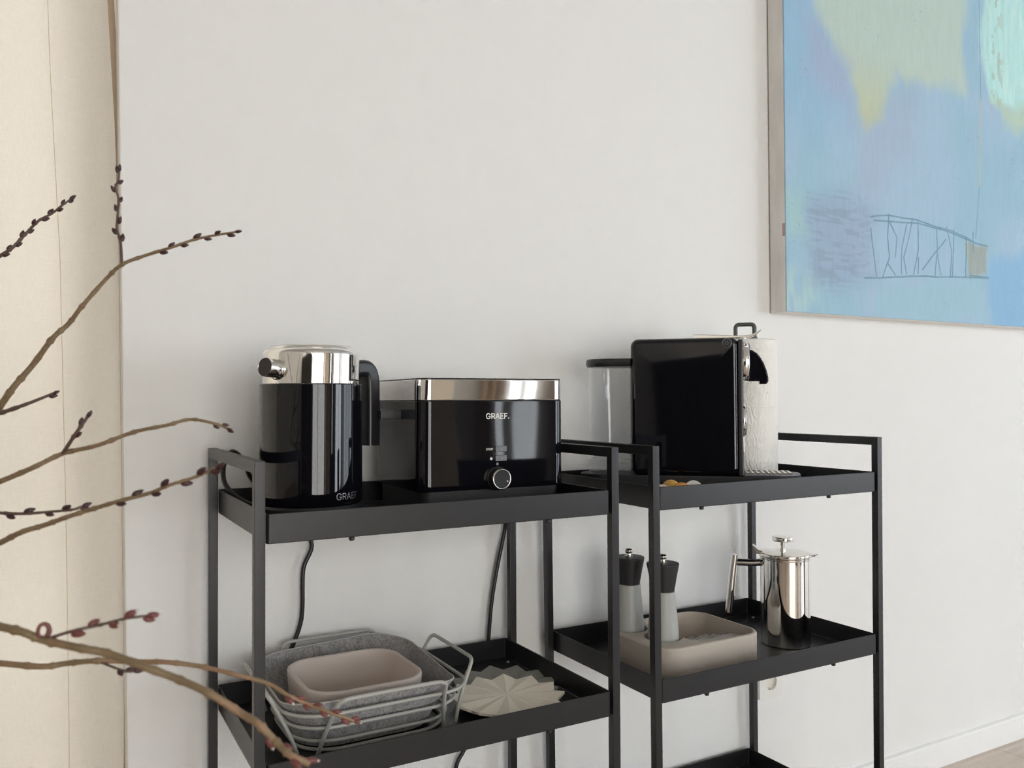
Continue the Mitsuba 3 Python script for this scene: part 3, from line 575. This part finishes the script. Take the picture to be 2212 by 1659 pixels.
# ------------------------------------------------------------------ bread basket with liner, and the bowl inside it
QX, QY = .4665, 1.3735
bk_ = thing('bread_basket', 'grey wire basket with a grey fabric liner on the left of the middle shelf', 'basket')
RW = .0033
def ring_path(hw, hh, r, z, n=10): return np.c_[rrect(2*hw, 2*hh, r, n)+[QX, QY], np.full(4*(n+1), z)]
def at_h(z):           # half extents of the flaring cage
    k = (z-MID)/(.652-MID); return .1260+.040*k**1.25, .1105+.050*k**1.25
for z in (MID+RW, .578, .6035, .6285):
    hw, hh = at_h(z); part(bk_, 'wire_ring', tube(ring_path(hw, hh, .065, z), RW*.9, 8, True), 'wire_grey', 60)
def uhandle(side):
    pts_ = []
    for z in np.linspace(MID+RW, .648, 6):
        hw, hh = at_h(z); k = (z-MID)/(.652-MID); pts_.append((-(.105-.018*k), hh if side in 'fb' else hw, z))
    hw, hh = at_h(.654); o = hh if side in 'fb' else hw
    top = [(-.080, o+.001, .6545), (-.060, o+.001, .6565), (.060, o+.001, .6565), (.080, o+.001, .6545)]
    pl = pts_+top+[(-a, b, c) for a, b, c in pts_[::-1]]
    out = []
    for a, b, c in pl:
        b = b+RW*1.7
        out.append({'f': (QX+a, QY-b, c), 'b': (QX+a, QY+b, c), 'l': (QX-b, QY+a, c), 'r': (QX+b, QY+a, c)}[side])
    return tube(smooth_path(out, 4), RW, 9)
for s_ in 'fbrl': part(bk_, 'wire_handle', uhandle(s_), 'wire_grey', 60)
def liner():
    n = 14; L = []
    def lp(ins, z, amp):
        hw, hh = at_h(min(z, .64)); p = rrect(2*(hw-ins-.010), 2*(hh-ins-.004), .062, n)+[-.010, 0]; a = np.arctan2(p[:, 1], p[:, 0])
        dz = amp*(np.sin(2*a-1.2)*.006+np.sin(5*a+.7)*.0025+np.clip(np.sin(a), 0, 1)*.012)
        wob = 1+amp*.006*np.sin(7*a+z*40)
        return np.c_[p*wob[:, None]+[QX, QY], z+dz]
    for z, amp, ins in ((MID+.004, 0, .014), (MID+.006, 0, .003), (.578, .1, .0035), (.602, .3, .0045), (.625, .6, .0055), (.640, 1, .0055), (.6415, 1, .0065), (.640, 1, .0075), (.625, .6, .0078), (.605, .3, .0085), (.585, .1, .009), (MID+.0145, 0, .012)): L.append(lp(ins, z, amp))
    return loft(L), L
lm, LL = liner()
lk = part(bk_, 'fabric_liner', lm, 'liner_fabric', 50, 'grey woven fabric liner')
part(lk, 'hem', tube(LL[6], .0011, 6, True), 'hem_fabric', 60)
def bowl():
    L = []; n = 10
    def ringp(ins, z): L.append(np.c_[rrect(.200-2*ins, .196-2*ins, .052-ins, n), np.full(4*(n+1), z)])
    z0, z1 = MID+.0146, .6465
    ringp(.014, z0); ringp(.009, z0+.0015); ringp(.006, z0+.006); ringp(.0005, z1-.012); ringp(0, z1-.004); ringp(.0008, z1-.0012); ringp(.0035, z1+.0003); ringp(.0066, z1-.0008); ringp(.0078, z1-.004); ringp(.010, z0+.016); ringp(.013, z0+.009); ringp(.018, z0+.006)
    return loft(L)
solid('serving_bowl', tr(bowl(), .4555, 1.3655, 0), 'mauve_stoneware', 'mauve taupe rounded square bowl lying inside the wire basket', 'bowl', smooth=50)

# ------------------------------------------------------------------ folded star trivets
def trivet(cx, cy, z, rot, ro=.1035, ri=.090):
    n = 12; V = [(0, 0, .0085)]; 
    for k in range(2*n):
        a = rot+math.pi*k/n; r = ro if k % 2 == 0 else ri
        V.append((r*math.cos(a), r*math.sin(a), .0105 if k % 2 == 0 else .0045))
    for k in range(2*n):
        a = rot+math.pi*k/n; r = ro if k % 2 == 0 else ri
        V.append((r*math.cos(a), r*math.sin(a), .0060 if k % 2 == 0 else .0))
    V.append((0, 0, .0035)); f = []; m = 2*n
    for k in range(m):
        k2 = (k+1) % m
        f += [(0, 1+k, 1+k2), (1+k, 1+m+k, 1+m+k2), (1+k, 1+m+k2, 1+k2), (2*m+1, 1+m+k2, 1+m+k)]
    return tr(tm(V, f), cx, cy, z)
solid('folded_trivet', trivet(.752, 1.380, MID, .30), 'green_silicone', 'dark olive grey star folded trivet underneath the sand coloured one', 'trivet', smooth=False)
solid('folded_trivet', trivet(.7145, 1.3010, MID+.0107, .08), 'sand_silicone', 'sand coloured star folded trivet lying on top, right of the basket', 'trivet', smooth=False)

# ------------------------------------------------------------------ wall socket
sk = thing('wall_socket', 'cream white wall socket behind the cart under the painting', 'wall socket')
SXC, SZC = 1.6335, .3675
SF = frame([SXC, WALL_Y, SZC], [1, 0, 0], [0, 0, 1], [0, -1, 0])
def ringplate():
    o = rbox(.081, .081, .009, .004, .0015, 4, 2); o.merge_vertices(); c = man(o)-m3.Manifold.cylinder(.03, .0205, .0205, 48).translate([0, 0, -.01])
    me = c.to_mesh(); return trimesh.Trimesh(me.vert_properties[:, :3], me.tri_verts, process=False)
part(sk, 'plate', mv(ringplate(), SF), 'socket_white', 35)
part(sk, 'insert', mv(lathe([(.0204, .0005), (.0204, .002), (0, .002)], 40), SF), 'socket_insert', 35)
for zz in (-.017, .017): part(sk, 'earth_clip', mv(box(-.002, .002, zz-.003, zz+.003, .002, .007, .0005), SF), 'satin_steel', 30)

# ------------------------------------------------------------------ table and vase that hold the branches (left, outside the picture)
tk = thing('dining_table', 'brown wooden dining table carrying the vase of branches, outside the picture', 'table')
part(tk, 'top', box(-1.75, -.13, -.35, .78, .69, .72, .004, r=.02, n=4, nb=2), 'table_wood', 30)
for x in (-1.68, -.24):
    for y in (-.28, .67): part(tk, 'leg', box(x, x+.05, y, y+.05, 0, .69, .003), 'table_wood', 30)
VX, VY = -.33, .50
vk = thing('vase', 'clear glass vase with willow branches on the dining table, outside the picture', 'vase')
part(vk, 'glass', tr(lathe([(.05, .722), (.052, .73), (.050, .80), (.040, .86), (.042, .90), (.040, .90), (.038, .862), (.047, .80), (.048, .734), (0, .73)], 40), VX, VY, 0), 'vase_glass', 40)

# ------------------------------------------------------------------ willow branches
BR = {}
BR['A'] = [[-0.0475, 1.1165, 1.2673], [-0.0346, 1.1094, 1.2774], [-0.021, 1.1109, 1.2957], [-0.0091, 1.1043, 1.3094], [0.0037, 1.1064, 1.3192], [0.0136, 1.101, 1.3281], [0.0237, 1.1047, 1.3385]]
BR['B'] = [[-0.0418, 1.0022, 1.0954], [-0.0293, 0.9903, 1.1154], [-0.0122, 0.9848, 1.1385], [0.0053, 0.9699, 1.1652], [0.0191, 0.9665, 1.1797], [0.031, 0.9548, 1.1972], [0.0522, 0.947, 1.2251], [0.0663, 0.9342, 1.2396], [0.0865, 0.9273, 1.2492], [0.1125, 0.908, 1.2578], [0.1358, 0.8994, 1.267], [0.1685, 0.8763, 1.2727]]
BR['B2'] = [[0.0663, 0.9342, 1.2396], [0.0656, 0.942, 1.2640], [0.0627, 0.948, 1.2780], [0.0634, 0.9456, 1.2960], [0.0642, 0.9494, 1.3100], [0.0611, 0.9483, 1.3220], [0.0641, 0.952, 1.3305], [0.0648, 0.950, 1.3405]]
BR['C'] = [[-0.0393, 0.9437, 1.089], [-0.017, 0.9264, 1.0978], [0.0065, 0.9177, 1.1084]]
BR['D'] = [[-0.0366, 0.8861, 1.0278], [-0.0103, 0.87, 1.0406], [0.0131, 0.8647, 1.0526], [0.0408, 0.8479, 1.0601], [0.0701, 0.8392, 1.0717], [0.097, 0.8229, 1.078], [0.1149, 0.8208, 1.0829], [0.1294, 0.8116, 1.0809], [0.1442, 0.8115, 1.0761], [0.1485, 0.808, 1.0734]]
BR['D2'] = [[0.0131, 0.8647, 1.0526], [0.0215, 0.845, 1.0688], [0.0324, 0.8371, 1.087]]
BR['E'] = [[-0.033, 0.8047, 0.9842], [-0.0169, 0.7875, 0.9943], [-0.002, 0.7802, 0.9992], [0.0157, 0.7621, 1.0074], [0.0315, 0.7544, 1.0128], [0.0505, 0.7355, 1.0203], [0.073, 0.7239, 1.0268], [0.0838, 0.7097, 1.0331], [0.1023, 0.7004, 1.0395], [0.1173, 0.6838, 1.0483]]
BR['F'] = [[-0.035, 0.8513, 1.0035], [-0.018, 0.8373, 1.0032], [0.0053, 0.8288, 1.0045], [0.02, 0.8159, 1.0066], [0.0286, 0.8156, 1.0092]]
BR['G'] = [[-0.025, 0.6174, 0.9588], [-0.012, 0.603, 0.9568], [-0.001, 0.5989, 0.9515], [0.0189, 0.5806, 0.9481], [0.0334, 0.5745, 0.9444], [0.0527, 0.5566, 0.938], [0.07, 0.549, 0.9302], [0.0868, 0.5325, 0.9231], [0.1041, 0.5251, 0.9102], [0.1115, 0.5137, 0.9066], [0.1207, 0.5108, 0.8957], [0.1279, 0.4996, 0.8893], [0.138, 0.496, 0.8835]]
BR['G2'] = [[-0.001, 0.5989, 0.9515], [0.0152, 0.5846, 0.9584], [0.0299, 0.5809, 0.9609], [0.0424, 0.5693, 0.9656], [0.0564, 0.566, 0.9665]]
BR['H'] = [[-0.0306, 0.7594, 0.8978], [-0.0024, 0.739, 0.8964], [0.0147, 0.734, 0.8975], [0.0349, 0.7181, 0.9006], [0.0654, 0.7056, 0.8985], [0.0831, 0.6911, 0.8992], [0.1052, 0.6834, 0.8946], [0.127, 0.6668, 0.8898], [0.1505, 0.6584, 0.8812], [0.1631, 0.6469, 0.8734], [0.1767, 0.6441, 0.8655], [0.1902, 0.632, 0.8605], [0.2096, 0.6259, 0.8517]]
BR['H2'] = [[0.0349, 0.7181, 0.9006], [0.0524, 0.7027, 0.8944], [0.0606, 0.7027, 0.893]]
def lath_bud():
    return lathe([(.0002, -.0005), (.0016, .0005), (.0023, .0025), (.0021, .0050), (.0012, .0075), (.0002, .0088)], 10)
BUD = {m: mikit.ply(lath_bud(), m, smooth=True) for m in ('bud_dark', 'bud_red')}
TIP = mikit.ply(lathe([(.0002, .0055), (.0015, .0062), (.0011, .0080), (.0003, .0092)], 8), 'catkin_white', smooth=True)
def along(p, d):
    seg = np.linalg.norm(np.diff(p, axis=0), axis=1); c = np.r_[0, np.cumsum(seg)]; i = min(np.searchsorted(c, d, 'right')-1, len(seg)-1)
    return p[i]+(p[i+1]-p[i])*(d-c[i])/seg[i], (p[i+1]-p[i])/seg[i], c[-1]
def branch_tube(path, r0, r1, knots):
    p = smooth_path(path, 8); M = len(p); t = np.linspace(0, 1, M)
    s = (r0+(r1-r0)*t**.8)
    for q in knots: s = s*(1+.42*np.exp(-((t-q)/.005)**2))
    return tube(p, 1.0, 10, scale=s), p
def branch(label, code, r0, r1, mat, mat_tip, budmat, from_, step, side=None, twigs=(), white=0., size=1., start=None, tips=True):
    k = thing('willow_branch', label, 'branch')
    inv = [[VX+.0, VY, .735]]; first = np.array(BR[code][0]); d0 = first-np.array(BR[code][1])
    mouth = np.array([VX+.022*rng.uniform(.3, 1), VY+.02*rng.uniform(-.5, 1), .905]); off = first+d0/np.linalg.norm(d0)*.10
    pre = [np.array(inv[0])+[rng.uniform(-.02, .02), rng.uniform(-.02, .02), 0], mouth, (mouth*.45+off*.55)+[0, 0, .015], off]
    full = smooth_path(np.vstack([pre, BR[code]]), 3)
    n0 = len(pre)*3; knots = [.1*i+.04*rng.random() for i in range(4, 11)]
    L = BR[code]
    hid, _ = branch_tube(np.vstack([pre, L[:1]]), r0*1.25, r0, [])
    vis, P = branch_tube(L, r0, r1, [.05+.065*i+.02*rng.random() for i in range(14)])
    part(k, 'stem', cat(hid, vis), mat, True)
    def bud_row(P, f0, step, nm, sz, last=True):
        tot = along(P, 0)[2]; d = f0*tot; i = 0
        ds = []
        while d < tot-.001: ds.append(d); d += step*(.8+.4*rng.random())
        for i, d in enumerate(ds+([tot-.0012] if last else [])):
            q, t, _ = along(P, d); fin = last and i == len(ds)
            view = q-CAM; view /= np.linalg.norm(view); w = np.cross(t, view); w /= np.linalg.norm(w)
            dirn = t*1.0+w*(0 if fin else (.27 if i % 2 else -.27))+view*(0 if fin else .25*math.sin(i*2.1)); dirn /= np.linalg.norm(dirn)
            ex = np.cross(dirn, [0, .3, 1.]); ex /= np.linalg.norm(ex); ey = np.cross(dirn, ex)
            s = sz*(.85+.3*rng.random()); Mx = frame(q+(0 if fin else 1)*w*(.0014 if i % 2 else -.0014), ex*s, ey*s, dirn*s)
            b = part(k, 'bud', {**BUD[nm], 'to_world': T(Mx.tolist())}, None)
            if rng.random() < white: part(b, 'catkin_tip', {**TIP, 'to_world': T(Mx.tolist())}, None)
    if from_ is not None: bud_row(P, from_, step, budmat, size, tips)
    for (tc, ra, rb, tm_, bm, f0, st) in twigs:
        m, P2 = branch_tube(BR[tc], ra, rb, [.2, .5, .75]); part(k, 'twig', m, tm_, True)
        if f0 is not None: bud_row(P2, f0, st, bm, size)
    if code == 'G':
        c0 = np.array(BR['G'][2])+[0, -.002, .0062]; vx = np.array([math.cos(YAW-.5), -math.sin(YAW-.5), 0])
        part(k, 'curled_bud', tube([c0+vx*.0031*math.sin(a)+np.array([0, 0, .0042*-math.cos(a)]) for a in np.linspace(.5, 2*math.pi-.2, 20)], 1., 8, scale=np.linspace(.0017, .0009, 20)), 'bud_red', True)
    return k
branch('short dark budded branch in front of the curtain, topmost at the left edge', 'A', .0021, .0010, 'bark_dark', None, 'bud_dark', .02, .0105, size=.95, white=0)
branch('long forked willow branch rising highest, one tip upright and one pointing right', 'B', .0036, .0011, 'bark_olive', None, 'bud_dark', .74, .0125, twigs=[('B2', .0016, .0009, 'bark_dark', 'bud_dark', .25, .0105)], white=.15, size=.95)
branch('short bare brown twig ending below the tall forked branch at the left edge', 'C', .0020, .0013, 'bark_dark', None, 'bud_dark', .9, .02, size=.8)
branch('bare arching branch ending in a drooping tip left of the kettle', 'D', .0025, .0011, 'bark_olive', None, 'bud_dark', .93, .008, twigs=[('D2', .0019, .0014, 'bark_dark', 'bud_dark', .55, .012)], size=.8)
branch('straight budded branch with reddish yellow tip ending at the cart handle', 'E', .0024, .0012, 'bark_olive', None, 'bud_dark', .55, .0135, white=0., size=1.05)
branch('thin twig with dark buds just above the straight budded branch', 'F', .0014, .0010, 'bark_dark', None, 'bud_dark', .1, .016, size=.95)
branch('thick tan branch drooping across the front left post, nearest the camera', 'G', .0026, .0021, 'bark_tan', None, 'bud_red', .86, .0105, twigs=[('G2', .0011, .0008, 'bark_dark', 'bud_red', .30, .0125)], white=.6, size=.95, tips=False)
branch('slender tan branch arching over to the front of the wire basket', 'H', .0024, .0012, 'bark_tan', None, 'bud_red', .80, .0085, twigs=[('H2', .0010, .0008, 'bark_dark', 'bud_dark', .6, .007)], white=.3, size=.85)

# ------------------------------------------------------------------ dark furniture behind the camera (mirrored in the black appliances)
ck2 = thing('added_sideboard', 'dark wooden cupboard added unseen behind the camera to darken the mirrored view', 'added_sideboard')  # added, unseen: keeps the view mirrored in the black panels dark
part(ck2, 'body', box(-2.15, -.55, -2.5, -2.0, .08, 1.45, .004), 'dark_wood', False)
for i in range(3): part(ck2, 'door', box(-2.13+.53*i, -1.63+.53*i, -2.0, -1.982, .10, 1.43, .003), 'dark_wood', False)
for x in (-2.1, -.65):
    for y in (-2.45, -2.1): part(ck2, 'leg', box(x, x+.05, y, y+.05, 0, .08, .002), 'dark_wood', False)

oc = thing('added_oak_cabinet', 'tall oak cabinet added unseen between the windows behind the camera for tan mirrored bands', 'cabinet')  # added, unseen: gives the chrome tan bands to mirror
part(oc, 'body', box(1.62, 2.40, YF+.003, YF+.42, 0, 2.15, .004), 'oak_veneer', False)
for i in range(2): part(oc, 'door', box(1.63+.385*i, 2.00+.385*i, YF+.42, YF+.44, .03, 2.13, .003), 'oak_veneer', False)
for i, (a, b) in enumerate(((2.80, 3.03), (3.46, 3.72))):
    dk_ = thing('added_drape', ('taupe cloth added unseen right of the narrow middle window for brown mirrored bands', 'taupe cloth added unseen left of the narrow middle window for brown mirrored bands')[1-i], 'curtain')  # added, unseen: brown uprights for the chrome to mirror
    xs = np.linspace(a, b, 60); path = np.c_[xs, YF+.075+.035*np.sin(xs*2*math.pi/.08), xs*0+.015]
    m = loft([path, path+[0, 0, 2.5]], False, False); f = m.faces; n_ = len(path)
    f = f[~((np.isin(f, [n_-1, 2*n_-1]).any(1)) & (np.isin(f, [0, n_]).any(1)))]
    scene[dk_] = mikit.ply(trimesh.Trimesh(m.vertices, f, process=False), 'drape_fabric', smooth=True)

for i, (cx, cy, rz) in enumerate(((1.55, -.55, 200), (2.35, -.35, 165))):
    dc = thing('dining_chair', ('grey upholstered dining chair right of the camera, outside the picture', 'grey upholstered dining chair farther right of the camera, outside the picture')[i], 'chair')
    M = np.array(T().translate([cx, cy, 0]).rotate([0, 0, 1], rz).matrix)
    part(dc, 'seat', mv(tr(rbox(.47, .46, .08, .10, .03, 6, 3), 0, 0, .41), M), 'charcoal_fabric', 40)
    bp = [np.array([.23*math.sin(a), .23*math.cos(a)*.55+.10, 0]) for a in np.linspace(-1.25, 1.25, 16)]
    bm = []
    for z, o in ((.45, 0), (.62, .02), (.80, .045), (.86, .05)): bm.append(np.vstack([[p+[0, o, z] for p in bp], [p*[.86, .86, 1]+[0, o+.005, z] for p in bp[::-1]]]))
    part(dc, 'backrest', mv(loft(bm), M), 'charcoal_fabric', 40)
    for x in (-.19, .19):
        for y in (-.18, .18): part(dc, 'leg', mv(tube([(x*1.1, y*1.15, 0), (x*.8, y*.8, .415)], .013, 10), M), 'matte_black', 40)
